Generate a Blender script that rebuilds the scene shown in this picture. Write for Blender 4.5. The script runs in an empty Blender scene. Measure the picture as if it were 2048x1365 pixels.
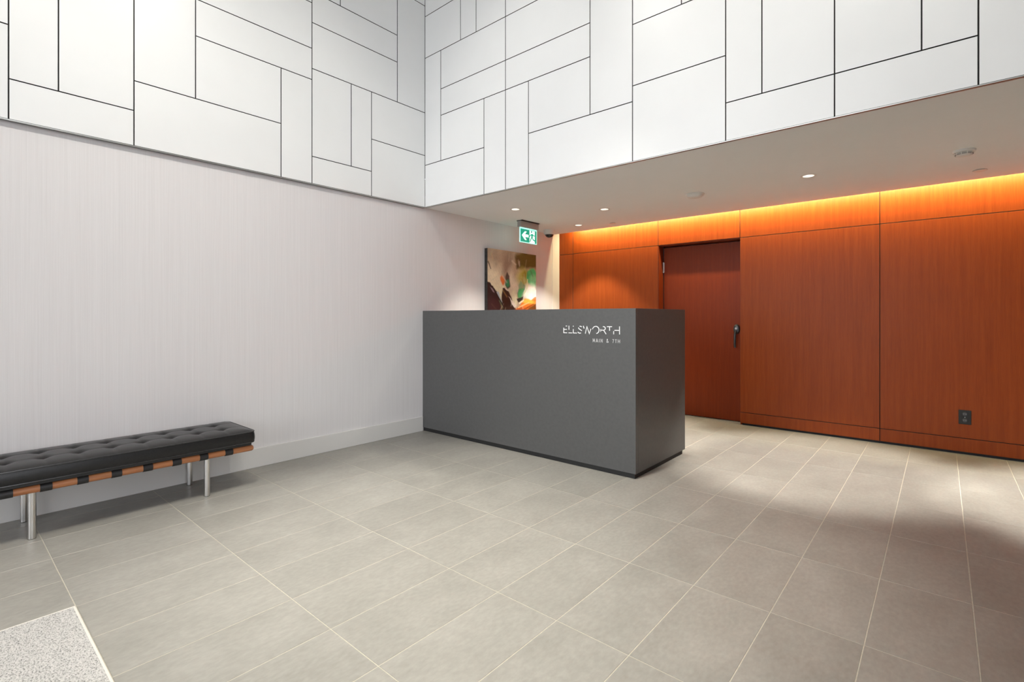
import bpy, bmesh, math, random
from mathutils import Vector, Matrix
import numpy as np

random.seed(7)
sc = bpy.context.scene
COL = sc.collection

# ------------------------------------------------------------------ camera
CAM_H = 1.19
cam_d = bpy.data.cameras.new('camera')
cam = bpy.data.objects.new('camera', cam_d)
COL.objects.link(cam)
cam.location = (0, 0, CAM_H)
cam.rotation_euler = (math.radians(90), 0, math.radians(40.64))
cam_d.sensor_width = 36.0
cam_d.lens = 1000.8 / 2048 * 36
cam_d.shift_y = -48.5 / 2048
cam_d.clip_start = 0.02
sc.camera = cam

# ------------------------------------------------------------------ world, exposure
world = bpy.data.worlds.new('overcast_sky')
sc.world = world
world.use_nodes = True
bgn = world.node_tree.nodes['Background']
bgn.inputs['Color'].default_value = (0.92, 0.945, 1.0, 1)
bgn.inputs['Strength'].default_value = 4.5
sc.view_settings.view_transform = 'Standard'
sc.view_settings.look = 'None'
sc.view_settings.gamma = 1.0
sc.view_settings.use_curve_mapping = False
sc.view_settings.exposure = 0.22
sc.cycles.use_denoising = True
sc.cycles.max_bounces = 7
sc.cycles.diffuse_bounces = 4
sc.cycles.glossy_bounces = 3
sc.cycles.transmission_bounces = 2
sc.cycles.caustics_reflective = False
sc.cycles.caustics_refractive = False
sc.cycles.use_adaptive_sampling = True
sc.cycles.adaptive_threshold = 0.06
sc.cycles.sample_clamp_indirect = 6.0

# power of the room's own lamps (watts)
W_SOFFIT = 325.0       # each downlight in the low ceiling
W_HIGH = 600.0        # each downlight in the high ceiling
W_COVE = 75.0         # the strip in the cove over the wood wall
WARM = (1.0, 0.95, 0.83)
NEUTRAL = (1.0, 0.965, 0.875)

# ------------------------------------------------------------------ main dimensions (metres)
XL = -4.115           # lower left wall
XP = -4.085           # face of the white cladding on the left wall
YB = 3.367            # face of the white bulkhead
YW = 5.82             # face of the wood wall
XR = 2.60             # right wall, out of view
YF = -1.75            # glazed front behind the camera
ZS = 2.335            # low ceiling
ZC = 4.90             # high ceiling
YCE = 5.67            # edge of the low ceiling at the cove

# ------------------------------------------------------------------ material helpers
def new_mat(name):
    m = bpy.data.materials.new(name)
    m.use_nodes = True
    nt = m.node_tree
    return m, nt, nt.nodes['Principled BSDF']

def N(nt, t, **kw):
    n = nt.nodes.new(t)
    for k, v in kw.items():
        setattr(n, k, v)
    return n

def plain(name, col, rough=0.5, metal=0.0, spec=0.5):
    m, nt, b = new_mat(name)
    b.inputs['Base Color'].default_value = (*col, 1)
    b.inputs['Roughness'].default_value = rough
    b.inputs['Metallic'].default_value = metal
    b.inputs['Specular IOR Level'].default_value = spec
    return m

def emit(name, col, strength):
    m, nt, b = new_mat(name)
    b.inputs['Base Color'].default_value = (*col, 1)
    b.inputs['Emission Color'].default_value = (*col, 1)
    b.inputs['Emission Strength'].default_value = strength
    return m

def noise_mat(name, stops, scale, mapping=(1, 1, 1), rough=0.5, detail=4.0, bump=0.0, bump_dist=0.001,
              spec=0.5, per_object=False, rough_var=0.0, second=None, jitter=0.0):
    """stops: list of (pos, rgb). mapping scales object coordinates before the noise."""
    m, nt, b = new_mat(name)
    tc = N(nt, 'ShaderNodeTexCoord')
    mp = N(nt, 'ShaderNodeMapping')
    mp.inputs['Scale'].default_value = mapping
    nt.links.new(tc.outputs['Object'], mp.inputs['Vector'])
    vec = mp.outputs['Vector']
    oi = None
    if per_object or jitter:
        oi = N(nt, 'ShaderNodeObjectInfo')
    if per_object:
        mu = N(nt, 'ShaderNodeMath', operation='MULTIPLY')
        mu.inputs[1].default_value = 57.0
        nt.links.new(oi.outputs['Random'], mu.inputs[0])
        ad = N(nt, 'ShaderNodeVectorMath', operation='ADD')
        nt.links.new(vec, ad.inputs[0])
        nt.links.new(mu.outputs[0], ad.inputs[1])
        vec = ad.outputs[0]
    nz = N(nt, 'ShaderNodeTexNoise')
    nz.inputs['Scale'].default_value = scale
    nz.inputs['Detail'].default_value = detail
    nz.inputs['Roughness'].default_value = 0.6
    nt.links.new(vec, nz.inputs['Vector'])
    fac = nz.outputs['Fac']
    if second:
        s2, w2, map2 = second
        mp2 = N(nt, 'ShaderNodeMapping')
        mp2.inputs['Scale'].default_value = map2
        nt.links.new(vec, mp2.inputs['Vector'])
        n2 = N(nt, 'ShaderNodeTexNoise')
        n2.inputs['Scale'].default_value = s2
        n2.inputs['Detail'].default_value = 5.0
        nt.links.new(mp2.outputs['Vector'], n2.inputs['Vector'])
        mx = N(nt, 'ShaderNodeMix', data_type='FLOAT')
        mx.inputs[0].default_value = w2
        nt.links.new(fac, mx.inputs[2])
        nt.links.new(n2.outputs['Fac'], mx.inputs[3])
        fac = mx.outputs[0]
    cr = N(nt, 'ShaderNodeValToRGB')
    el = cr.color_ramp.elements
    while len(el) < len(stops):
        el.new(0.5)
    for e, (p, c) in zip(el, stops):
        e.position = p
        e.color = (*c, 1)
    nt.links.new(fac, cr.inputs['Fac'])
    colout = cr.outputs['Color']
    if jitter:
        mr = N(nt, 'ShaderNodeMapRange')
        mr.inputs['To Min'].default_value = 1.0 - jitter
        mr.inputs['To Max'].default_value = 1.0 + jitter
        nt.links.new(oi.outputs['Random'], mr.inputs['Value'])
        sm = N(nt, 'ShaderNodeVectorMath', operation='SCALE')
        nt.links.new(colout, sm.inputs[0])
        nt.links.new(mr.outputs[0], sm.inputs['Scale'])
        colout = sm.outputs[0]
    nt.links.new(colout, b.inputs['Base Color'])
    b.inputs['Roughness'].default_value = rough
    b.inputs['Specular IOR Level'].default_value = spec
    if rough_var:
        mr = N(nt, 'ShaderNodeMapRange')
        mr.inputs['To Min'].default_value = rough - rough_var
        mr.inputs['To Max'].default_value = rough + rough_var
        nt.links.new(fac, mr.inputs['Value'])
        nt.links.new(mr.outputs[0], b.inputs['Roughness'])
    if bump:
        bp = N(nt, 'ShaderNodeBump')
        bp.inputs['Strength'].default_value = bump
        bp.inputs['Distance'].default_value = bump_dist
        nt.links.new(fac, bp.inputs['Height'])
        nt.links.new(bp.outputs['Normal'], b.inputs['Normal'])
    return m

M = {}
M['panel'] = noise_mat('white_laminate', [(0.3, (0.80, 0.805, 0.80)), (0.7, (0.835, 0.84, 0.835))], 1.5,
                       rough=0.32, spec=0.35, per_object=True)
M['panel_core'] = plain('dark_laminate_core', (0.03, 0.029, 0.027), 0.6)
M['backing'] = plain('black_backing', (0.012, 0.012, 0.012), 0.7)
M['wallpaper'] = noise_mat('vertical_grain_wallpaper',
                           [(0.25, (0.64, 0.618, 0.615)), (0.5, (0.70, 0.680, 0.680)), (0.75, (0.755, 0.737, 0.737))],
                           9.0, mapping=(20, 20, 0.16), rough=0.55, detail=6, bump=0.12, bump_dist=0.0006, spec=0.3,
                           second=(70.0, 0.45, (1, 1, 0.5)))
M['grey_wall'] = noise_mat('grey_wall_paint', [(0.3, (0.17, 0.165, 0.155)), (0.7, (0.20, 0.195, 0.185))], 3.0, rough=0.7, spec=0.2)
M['skirting'] = plain('skirting_paint', (0.66, 0.645, 0.62), 0.45)
M['plaster'] = noise_mat('white_plaster', [(0.3, (0.70, 0.69, 0.67)), (0.7, (0.73, 0.72, 0.70))], 3.0, rough=0.7, spec=0.2)
M['ceiling'] = noise_mat('ceiling_paint', [(0.3, (0.86, 0.88, 0.88)), (0.7, (0.88, 0.90, 0.90))], 2.0, rough=0.8, spec=0.2)
M['strip_paint'] = plain('white_strip_paint', (0.80, 0.79, 0.77), 0.5)
M['metal_trim'] = plain('aluminium_trim', (0.42, 0.42, 0.40), 0.35, 1.0)
M['tile'] = noise_mat('porcelain_tile',
                      [(0.28, (0.215, 0.205, 0.183)), (0.5, (0.268, 0.256, 0.229)), (0.72, (0.325, 0.311, 0.281))],
                      3.2, mapping=(1.6, 1.0, 1), rough=0.42, detail=8, bump=0.05, bump_dist=0.0005, spec=0.4,
                      per_object=True, rough_var=0.06, second=(40.0, 0.45, (1.0, 0.8, 1)), jitter=0.035)
M['grout'] = noise_mat('beige_grout', [(0.3, (0.42, 0.385, 0.315)), (0.7, (0.52, 0.475, 0.395))], 60, rough=0.9, spec=0.1)
M['wood'] = noise_mat('red_cherry_veneer',
                      [(0.22, (0.20, 0.0340, 0.0048)), (0.5, (0.275, 0.0505, 0.0070)), (0.78, (0.36, 0.074, 0.0105))],
                      5.0, mapping=(9, 9, 0.30), rough=0.40, detail=7, bump=0.05, bump_dist=0.0004, spec=0.2,
                      per_object=True, second=(60.0, 0.45, (1, 1, 0.6)))
M['wood_door'] = noise_mat('red_door_veneer',
                      [(0.22, (0.165, 0.0225, 0.0050)), (0.5, (0.215, 0.0325, 0.0068)), (0.78, (0.27, 0.045, 0.0098))],
                      5.0, mapping=(9, 9, 0.30), rough=0.40, detail=7, bump=0.05, bump_dist=0.0004, spec=0.2,
                      second=(60.0, 0.45, (1, 1, 0.6)))
M['desk'] = noise_mat('charcoal_laminate', [(0.3, (0.082, 0.082, 0.081)), (0.7, (0.095, 0.095, 0.094))], 40,
                      rough=0.42, detail=6, bump=0.04, bump_dist=0.0003, spec=0.4)
M['desk_inner'] = plain('pale_worktop', (0.45, 0.44, 0.42), 0.5)
M['black'] = plain('matte_black', (0.012, 0.012, 0.012), 0.6)
M['white_letter'] = plain('white_lettering', (0.88, 0.88, 0.88), 0.4)
M['leather'] = noise_mat('black_leather', [(0.3, (0.009, 0.0088, 0.009)), (0.7, (0.015, 0.0145, 0.0147))], 90,
                         rough=0.31, detail=4, bump=0.15, bump_dist=0.0005, spec=0.36)
M['piping'] = plain('glossy_black_piping', (0.02, 0.02, 0.021), 0.22, 0.0, 0.8)
M['strap'] = noise_mat('black_strap', [(0.3, (0.010, 0.010, 0.010)), (0.7, (0.018, 0.017, 0.017))], 120,
                       rough=0.5, bump=0.15, bump_dist=0.0005)
M['rail'] = noise_mat('teak_rail', [(0.3, (0.33, 0.12, 0.045)), (0.7, (0.50, 0.21, 0.085))], 6.0,
                      mapping=(12, 0.8, 12), rough=0.45, detail=6)
M['steel'] = noise_mat('brushed_steel', [(0.3, (0.62, 0.61, 0.59)), (0.7, (0.72, 0.71, 0.69))], 40,
                       mapping=(6, 6, 0.4), rough=0.28)
M['steel'].node_tree.nodes['Principled BSDF'].inputs['Metallic'].default_value = 1.0
M['white_plastic'] = plain('white_plastic', (0.74, 0.73, 0.70), 0.4)
M['grey_plastic'] = plain('grey_plastic', (0.36, 0.35, 0.34), 0.45)
M['dark_gap'] = plain('dark_gap', (0.03, 0.03, 0.03), 0.7)
M['dome'] = plain('smoked_dome', (0.010, 0.010, 0.011), 0.08, 0.0, 0.6)
M['black_metal'] = plain('black_metal', (0.075, 0.075, 0.08), 0.35, 0.6)
M['lens'] = emit('lamp_lens', (1.0, 0.95, 0.86), 14.0)
M['reflector'] = plain('lamp_reflector', (0.55, 0.54, 0.52), 0.3)
M['cove_lens'] = emit('cove_diffuser', (1.0, 0.80, 0.50), 4.0)
M['sign_green'] = emit('sign_green', (0.0, 0.36, 0.24), 0.62)
M['sign_white'] = emit('sign_white', (0.85, 1.0, 0.95), 1.0)
M['sign_edge'] = emit('sign_edge', (0.45, 0.95, 0.85), 0.8)
M['canvas_edge'] = noise_mat('canvas_edge', [(0.3, (0.012, 0.010, 0.008)), (0.7, (0.035, 0.03, 0.026))], 20, rough=0.7)
M['mat_pile'] = noise_mat('entrance_mat_pile',
                          [(0.32, (0.13, 0.127, 0.12)), (0.46, (0.40, 0.39, 0.37)), (0.62, (0.54, 0.525, 0.50))],
                          130, mapping=(1, 1.7, 1), rough=0.95, detail=6, bump=0.9, bump_dist=0.004, spec=0.1)
M['mat_trim'] = plain('mat_trim_metal', (0.62, 0.59, 0.53), 0.5, 0.0)
M['mullion'] = plain('dark_mullion', (0.05, 0.05, 0.052), 0.4, 0.4)
M['pavement'] = noise_mat('pavement_concrete', [(0.3, (0.30, 0.30, 0.29)), (0.7, (0.38, 0.375, 0.36))], 4, rough=0.9)

def glass_mat():
    m = bpy.data.materials.new('clear_glazing')
    m.use_nodes = True
    nt = m.node_tree
    nt.nodes.clear()
    out = N(nt, 'ShaderNodeOutputMaterial')
    mix = N(nt, 'ShaderNodeMixShader')
    tr = N(nt, 'ShaderNodeBsdfTransparent')
    tr.inputs['Color'].default_value = (0.94, 0.94, 0.94, 1)
    gl = N(nt, 'ShaderNodeBsdfGlossy')
    gl.inputs['Roughness'].default_value = 0.02
    fr = N(nt, 'ShaderNodeFresnel')
    fr.inputs['IOR'].default_value = 1.45
    nt.links.new(fr.outputs[0], mix.inputs[0])
    nt.links.new(tr.outputs[0], mix.inputs[1])
    nt.links.new(gl.outputs[0], mix.inputs[2])
    nt.links.new(mix.outputs[0], out.inputs['Surface'])
    return m
M['glass'] = glass_mat()

# ------------------------------------------------------------------ mesh helpers
def bm_box(bm, x0, x1, y0, y1, z0, z1, bevel=0.0, seg=2):
    vs = [bm.verts.new(p) for p in ((x0, y0, z0), (x1, y0, z0), (x1, y1, z0), (x0, y1, z0),
                                    (x0, y0, z1), (x1, y0, z1), (x1, y1, z1), (x0, y1, z1))]
    fs = [bm.faces.new([vs[i] for i in q]) for q in
          ((0, 3, 2, 1), (4, 5, 6, 7), (0, 1, 5, 4), (1, 2, 6, 5), (2, 3, 7, 6), (3, 0, 4, 7))]
    if bevel:
        es = list({e for f in fs for e in f.edges})
        bmesh.ops.bevel(bm, geom=es, offset=bevel, segments=seg, affect='EDGES', profile=0.5)

def bm_lathe(bm, prof, centre=(0, 0, 0), seg=32, axis='Z'):
    """revolve a list of (radius, height); r == 0 at the ends closes the shape."""
    cx, cy, cz = centre
    rings = []
    def put(r, h, a):
        u, v = r * math.cos(a), r * math.sin(a)
        if axis == 'Z': return (cx + u, cy + v, cz + h)
        if axis == 'Y': return (cx + u, cy + h, cz + v)
        return (cx + h, cy + u, cz + v)
    for r, h in prof:
        if r < 1e-6:
            rings.append([bm.verts.new(put(0, h, 0))])
        else:
            rings.append([bm.verts.new(put(r, h, 2 * math.pi * k / seg)) for k in range(seg)])
    for a, b in zip(rings, rings[1:]):
        for k in range(seg):
            k2 = (k + 1) % seg
            if len(a) == 1 and len(b) == 1: continue
            if len(a) == 1: f = (a[0], b[k], b[k2])
            elif len(b) == 1: f = (a[k], a[k2], b[0])
            else: f = (a[k], a[k2], b[k2], b[k])
            bm.faces.new(f)

def bm_tube(bm, pts, rad, seg=12, closed=False):
    pts = [Vector(p) for p in pts]
    rads = rad if isinstance(rad, (list, tuple)) else [rad] * len(pts)
    n = len(pts)
    rings = []
    up = Vector((0, 0, 1))
    prev = None
    for i, p in enumerate(pts):
        if closed:
            d = pts[(i + 1) % n] - pts[i - 1]
        else:
            d = pts[min(i + 1, n - 1)] - pts[max(i - 1, 0)]
        d.normalize()
        if prev is None:
            a = up if abs(d.z) < 0.9 else Vector((1, 0, 0))
            side = d.cross(a).normalized()
        else:
            side = (prev - d * prev.dot(d)).normalized()
        prev = side
        o = d.cross(side)
        rings.append([bm.verts.new(p + (side * math.cos(2 * math.pi * k / seg) + o * math.sin(2 * math.pi * k / seg)) * rads[i])
                      for k in range(seg)])
    pairs = list(zip(rings, rings[1:]))
    if closed: pairs.append((rings[-1], rings[0]))
    for a, b in pairs:
        for k in range(seg):
            bm.faces.new((a[k], a[(k + 1) % seg], b[(k + 1) % seg], b[k]))
    if not closed:
        bm.faces.new(list(reversed(rings[0])))
        bm.faces.new(rings[-1])

def finish(name, bm, mat, parent=None, smooth=False, loc=None):
    bmesh.ops.recalc_face_normals(bm, faces=bm.faces[:])
    me = bpy.data.meshes.new(name)
    bm.to_mesh(me)
    bm.free()
    if smooth:
        me.polygons.foreach_set('use_smooth', [True] * len(me.polygons))
        me.set_sharp_from_angle(angle=math.radians(35))
    mats = mat if isinstance(mat, (list, tuple)) else [mat]
    for k in mats:
        me.materials.append(M[k])
    o = bpy.data.objects.new(name, me)
    COL.objects.link(o)
    if loc is not None:
        o.location = loc
    if parent is not None:
        o.parent = parent
    return o

def box(name, dims, mat, parent=None, bevel=0.0, seg=2, local=False):
    """dims in world axes x0,x1,y0,y1,z0,z1; the object's origin sits at its base centre unless local."""
    x0, x1, y0, y1, z0, z1 = dims
    bm = bmesh.new()
    if local:
        bm_box(bm, x0, x1, y0, y1, z0, z1, bevel, seg)
        return finish(name, bm, mat, parent)
    cx, cy = (x0 + x1) / 2, (y0 + y1) / 2
    bm_box(bm, x0 - cx, x1 - cx, y0 - cy, y1 - cy, 0, z1 - z0, bevel, seg)
    return finish(name, bm, mat, parent, loc=(cx, cy, z0))

def tag(o, label=None, cat=None, group=None, kind=None):
    if label: o['label'] = label
    if cat: o['category'] = cat
    if group: o['group'] = group
    if kind: o['kind'] = kind
    return o

def struct(o, label=None):
    o['kind'] = 'structure'
    if label: o['label'] = label
    return o

def empty(name, loc=(0, 0, 0), rz=0.0):
    o = bpy.data.objects.new(name, None)
    o.empty_display_size = 0.1
    COL.objects.link(o)
    o.location = loc
    o.rotation_euler = (0, 0, rz)
    return o

def spot(name, parent, loc, power, col, angle, blend=0.5, size=0.03, aim=(0, 0, -1)):
    l = bpy.data.lights.new(name, 'SPOT')
    l.energy = power
    l.color = col
    l.spot_size = math.radians(angle)
    l.spot_blend = blend
    l.shadow_soft_size = size
    o = bpy.data.objects.new(name, l)
    COL.objects.link(o)
    o.location = loc
    o.rotation_euler = Vector(aim).to_track_quat('-Z', 'Y').to_euler()
    o.parent = parent
    return o

# ------------------------------------------------------------------ floor of large porcelain tiles
floor = box('floor', (XL - 0.1, XR + 0.1, YF - 0.1, 6.1, -0.12, -0.0009), 'grout')
struct(floor, 'warm grey porcelain tile floor with pale grout lines')
TX, TY = 0.3105, 0.604
X0, Y0 = -0.213, 0.3925
GX, GY = 0.0036, 0.0032
MAT_X0, MAT_X1, MAT_Y1 = X0 - 8 * TX, X0 + 3 * TX, Y0
floor_inv = Matrix.Translation(floor.location).inverted()
tile_cache = {}
def tile_mesh(w, d):
    key = (round(w, 4), round(d, 4))
    if key not in tile_cache:
        bm = bmesh.new()
        e = 0.0006
        t, b = 0.0, -0.008
        ws, ds = w / 2, d / 2
        lo = [bm.verts.new(p) for p in ((-ws, -ds, b), (ws, -ds, b), (ws, ds, b), (-ws, ds, b))]
        mi = [bm.verts.new(p) for p in ((-ws, -ds, -e), (ws, -ds, -e), (ws, ds, -e), (-ws, ds, -e))]
        hi = [bm.verts.new(p) for p in ((-ws + e, -ds + e, t), (ws - e, -ds + e, t), (ws - e, ds - e, t), (-ws + e, ds - e, t))]
        for a, c in ((lo, mi), (mi, hi)):
            for k in range(4):
                bm.faces.new((a[k], a[(k + 1) % 4], c[(k + 1) % 4], c[k]))
        bm.faces.new(hi)
        bmesh.ops.recalc_face_normals(bm, faces=bm.faces[:])
        me = bpy.data.meshes.new('tile')
        bm.to_mesh(me); bm.free()
        me.materials.append(M['tile'])
        tile_cache[key] = me
    return tile_cache[key]

def add_tile(x0, x1, y0, y1):
    if x1 - x0 < 0.012 or y1 - y0 < 0.012: return
    o = bpy.data.objects.new('tile', tile_mesh(x1 - x0, y1 - y0))
    COL.objects.link(o)
    o.parent = floor
    o.location = floor_inv @ Vector(((x0 + x1) / 2, (y0 + y1) / 2, 0))

for i in range(-13, 11):
    for j in range(-4, 10):
        xa, xb = X0 + i * TX + GX / 2, X0 + (i + 1) * TX - GX / 2
        ya, yb = Y0 + j * TY + GY / 2, Y0 + (j + 1) * TY - GY / 2
        if xa > MAT_X0 - 0.02 and xb < MAT_X1 + 0.02 and yb < MAT_Y1 + 0.02:
            continue
        add_tile(max(xa, XL + 0.002), min(xb, XR - 0.002), max(ya, YF + 0.01), min(yb, 6.0))

# ------------------------------------------------------------------ left wall: wallpaper below, white cladding above
wl = box('wall_left', (XL - 0.15, XL, YF - 0.1, 6.1, 0, ZS + 0.30), 'wallpaper')
struct(wl, 'pale grey vertical grain wallpaper wall behind the bench')
bl = box('baseboard_left', (XL, XL + 0.015, YF, YB - 0.012, 0, 0.150), 'skirting', bevel=0.0025)
struct(bl, 'tall flat grey painted skirting board under the wallpaper')

wlu = box('wall_left_upper', (XL - 0.15, XP - 0.012, YF - 0.1, YB + 0.02, ZS + 0.301, ZC + 0.1), 'backing')
struct(wlu, 'white cladding panels with thin black joints above the wallpaper')
wlu2 = box('backing_board', (XL, XP - 0.012, YF, YB - 0.012, ZS + 0.002, ZS + 0.3), 'backing')
wlu2.parent = wlu
wlu2.location = Vector(wlu2.location) - wlu.location

wb = box('wall_bulkhead', (XL + 0.02, XR + 0.1, YB + 0.012, YB + 0.16, ZS + 0.001, ZC + 0.1), 'backing')
struct(wb, 'white panelled bulkhead wall hanging over the front desk')

GAP = 0.0055
def core_edges(o, axis):
    me = o.data
    me.materials.append(M['panel_core'])
    for p in me.polygons:
        if abs(p.normal[axis]) < 0.9:
            p.material_index = 1
def left_panel(y0, y1, z0, z1):
    o = box('panel', (XP - 0.012, XP, y0 + GAP / 2, y1 - GAP / 2, z0 + GAP / 2, z1 - GAP / 2), 'panel', bevel=0.0008, seg=1)
    core_edges(o, 0)
    o.parent = wlu
    o.location = Vector(o.location) - wlu.location
def bulk_panel(x0, x1, z0, z1):
    o = box('panel', (x0 + GAP / 2, x1 - GAP / 2, YB, YB + 0.012, z0 + GAP / 2, z1 - GAP / 2), 'panel', bevel=0.0008, seg=1)
    core_edges(o, 1)
    o.parent = wb
    o.location = Vector(o.location) - wb.location

ZB = ZS - 0.004
CY = YB
for p in [
    # seen in the photograph
    (-0.35, 0.299, ZB, 2.877), (-0.35, 0.299, 2.877, 3.32),
    (0.299, 0.890, ZB, 2.566), (0.299, 0.514, 2.566, 3.32), (0.514, 0.890, 2.566, 3.32),
    (0.890, 1.869, ZB, 2.766), (0.890, 1.253, 2.766, 3.70), (1.253, 1.869, 2.766, 3.220), (1.869, 2.133, ZB, 3.220),
    (1.253, 2.133, 3.220, 3.487), (1.253, 2.133, 3.487, 3.877),
    (2.133, 2.722, ZB, 2.564), (2.133, 2.508, 2.564, 3.316), (2.508, 2.722, 2.564, 3.316),
    (2.722, CY, ZB, 2.870), (2.722, CY, 2.870, 3.316),
    (2.133, 3.017, 3.316, 3.710), (2.133, 3.017, 3.710, 3.976), (3.017, CY, 3.316, 4.430),
    (2.133, 2.399, 3.976, 4.430), (2.399, 3.017, 3.976, 4.430), (2.722, CY, 4.430, ZC), (2.133, 2.722, 4.430, ZC),
    # carried on above and beside the frame in the same pattern
    (1.253, 2.133, 3.877, 4.43), (1.253, 2.133, 4.43, ZC), (0.890, 1.253, 3.70, ZC),
    (-0.35, 0.514, 3.32, 3.72), (0.514, 0.890, 3.32, 4.43), (-0.35, 0.514, 3.72, 4.43), (-0.35, 0.890, 4.43, ZC),
    (-1.05, -0.35, ZB, 2.566), (-1.05, -0.70, 2.566, 3.72), (-0.70, -0.35, 2.566, 3.72), (-1.05, -0.35, 3.72, ZC),
    (YF, -1.05, ZB, 2.877), (YF, -1.05, 2.877, 3.877), (YF, -1.05, 3.877, ZC)]:
    left_panel(*p)

CX = XP
for p in [
    (CX, -3.234, ZB, 2.768), (CX, -3.838, 2.768, 3.884), (-3.838, -3.234, 2.768, 3.226), (-3.234, -2.967, ZB, 3.226),
    (-2.967, -2.703, ZB, 3.226), (-3.838, -2.967, 3.226, 3.492), (-3.838, -2.967, 3.492, 3.884),
    (-2.967, -2.086, 3.226, 3.492), (-2.967, -2.086, 3.492, 3.884), (-2.703, -2.086, 2.772, 3.226), (-2.703, -1.723, ZB, 2.772),
    (-2.086, -1.723, 2.772, 3.884), (CX, -3.55, 3.884, 4.318), (-3.55, -3.338, 3.884, ZC), (-3.338, -2.967, 3.884, ZC),
    (-2.967, -1.723, 3.884, ZC), (CX, -3.55, 4.318, ZC),
    (-1.723, -1.063, ZB, 2.887), (-1.723, -1.063, 2.887, 3.338), (-1.723, -1.356, 3.338, 4.00), (-1.356, -1.063, 3.338, 4.00),
    (-1.063, -0.4635, ZB, 2.578), (-1.063, -0.846, 2.578, 3.60), (-0.846, -0.4635, 2.578, 3.60),
    (-0.4635, 0.138, ZB, 2.578), (-0.4635, -0.0786, 2.578, 3.60), (-0.0786, 0.138, 2.578, 3.60),
    (-1.723, -1.063, 4.00, ZC), (-1.063, 0.138, 3.60, 4.00), (-1.063, 0.138, 4.00, ZC),
    (0.138, 0.62, ZB, 3.34), (0.62, 1.38, ZB, 2.77), (0.62, 1.0, 2.77, 3.60), (1.0, 1.38, 2.77, 3.60), (0.138, 0.62, 3.34, ZC),
    (0.62, 1.38, 3.60, ZC), (1.38, 2.0, ZB, 3.226), (2.0, XR, ZB, 2.887), (2.0, XR, 2.887, 3.884), (1.38, 2.0, 3.226, 3.884),
    (1.38, XR, 3.884, ZC)]:
    bulk_panel(*p)

t1 = box('trim_1', (XL, XP + 0.002, YF, YB - 0.002, ZS - 0.010, ZS - 0.003), 'metal_trim')
struct(t1, 'thin grey metal edge under the left cladding')
t2 = box('trim_2', (XP, XR, YB + 0.001, YB + 0.022, ZS - 0.008, ZS - 0.002), 'metal_trim')
struct(t2, 'thin grey metal edge under the bulkhead')

# ------------------------------------------------------------------ low ceiling with round holes for the downlights
DOWN = [(-3.441, 4.066), (-2.722, 4.683), (-3.442, 5.286), (-0.820, 4.654), (1.080, 4.654), (2.20, 4.654)]
soff = box('ceiling_soffit', (XL, XR + 0.1, YB + 0.0225, YCE, ZS, ZS + 0.12), 'ceiling')
cb = bmesh.new()
for (x, y) in DOWN:
    bm_lathe(cb, [(0, -0.05), (0.042, -0.05), (0.042, 0.09), (0, 0.09)], (x, y, ZS), 28)
cut = finish('hole_cutter', cb, 'ceiling')
md = soff.modifiers.new('holes', 'BOOLEAN')
md.object = cut
md.operation = 'DIFFERENCE'
md.solver = 'EXACT'
dg = bpy.context.evaluated_depsgraph_get()
dg.update()
me2 = bpy.data.meshes.new_from_object(soff.evaluated_get(dg))
soff.modifiers.clear()
soff.data = me2
bpy.data.objects.remove(cut, do_unlink=True)
struct(soff, 'low flat painted ceiling over the front desk')

cl = box('ceiling', (XL - 0.1, XR + 0.1, YF - 0.1, YB + 0.1, ZC, ZC + 0.12), 'plaster')
struct(cl, 'high white ceiling of the lobby')
cc = box('ceiling_cove', (XL, XR + 0.1, YCE - 0.30, 6.1, ZS + 0.26, ZS + 0.36), 'plaster')
struct(cc, 'top of the light cove above the wood wall')
cv = box('trim_3', (XL, XR + 0.1, YCE - 0.31, YCE - 0.30, ZS + 0.12, ZS + 0.36), 'plaster')
struct(cv, 'back of the light cove')

# ------------------------------------------------------------------ wood wall with a recessed door
OX0, OX1, OZ = -2.630, -1.685, 2.055
wbk = empty('wall_back', (0, YW + 0.02, 0))
struct(wbk, 'red wood veneer panelled wall beside the front desk')
def wbox(name, dims, mat, bevel=0.0):
    o = box(name, dims, mat, bevel=bevel, seg=1)
    o.parent = wbk
    o.location = Vector(o.location) - wbk.location
    return o
WZ = ZS + 0.255
wbox('backing_board', (XL + 0.0012, OX0 - 0.02, YW + 0.02, YW + 0.16, 0, WZ), 'backing')
wbox('backing_board', (OX1 + 0.02, XR, YW + 0.02, YW + 0.16, 0, WZ), 'backing')
wbox('backing_board', (OX0 - 0.02, OX1 + 0.02, YW + 0.02, YW + 0.16, OZ + 0.02, WZ), 'backing')
G2 = 0.0045
def wpanel(x0, x1, z0, z1):
    o = wbox('panel', (x0 + G2 / 2, x1 - G2 / 2, YW, YW + 0.02, z0 + G2 / 2, z1 - G2 / 2), 'wood', bevel=0.0008)
    core_edges(o, 1)
ZJ, ZK, ZT = 2.063, 0.140, 0.020
cols = [(XL + 0.0012, -3.880), (-3.880, OX0 - 0.006), (OX1, -0.440), (-0.440, 0.805), (0.805, 2.05), (2.05, XR)]
for x0, x1 in cols:
    wpanel(x0, x1, ZJ, WZ)
    wpanel(x0, x1, ZK, ZJ)
    wpanel(x0, x1, ZT, ZK)
wpanel(OX0 - 0.006, OX1, ZJ, WZ)
# reveals of the door opening
YD0 = YW + 0.134
wbox('reveal', (OX0 - 0.016, OX0, YW + 0.004, YD0 + 0.06, 0.003, OZ), 'wood_door')
wbox('reveal', (OX1, OX1 + 0.016, YW + 0.0205, YD0 + 0.06, 0.003, OZ), 'wood_door')
wbox('reveal', (OX0 - 0.016, OX1 + 0.016, YW + 0.0205, YD0 + 0.06, OZ, OZ + 0.016), 'wood_door')

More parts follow.
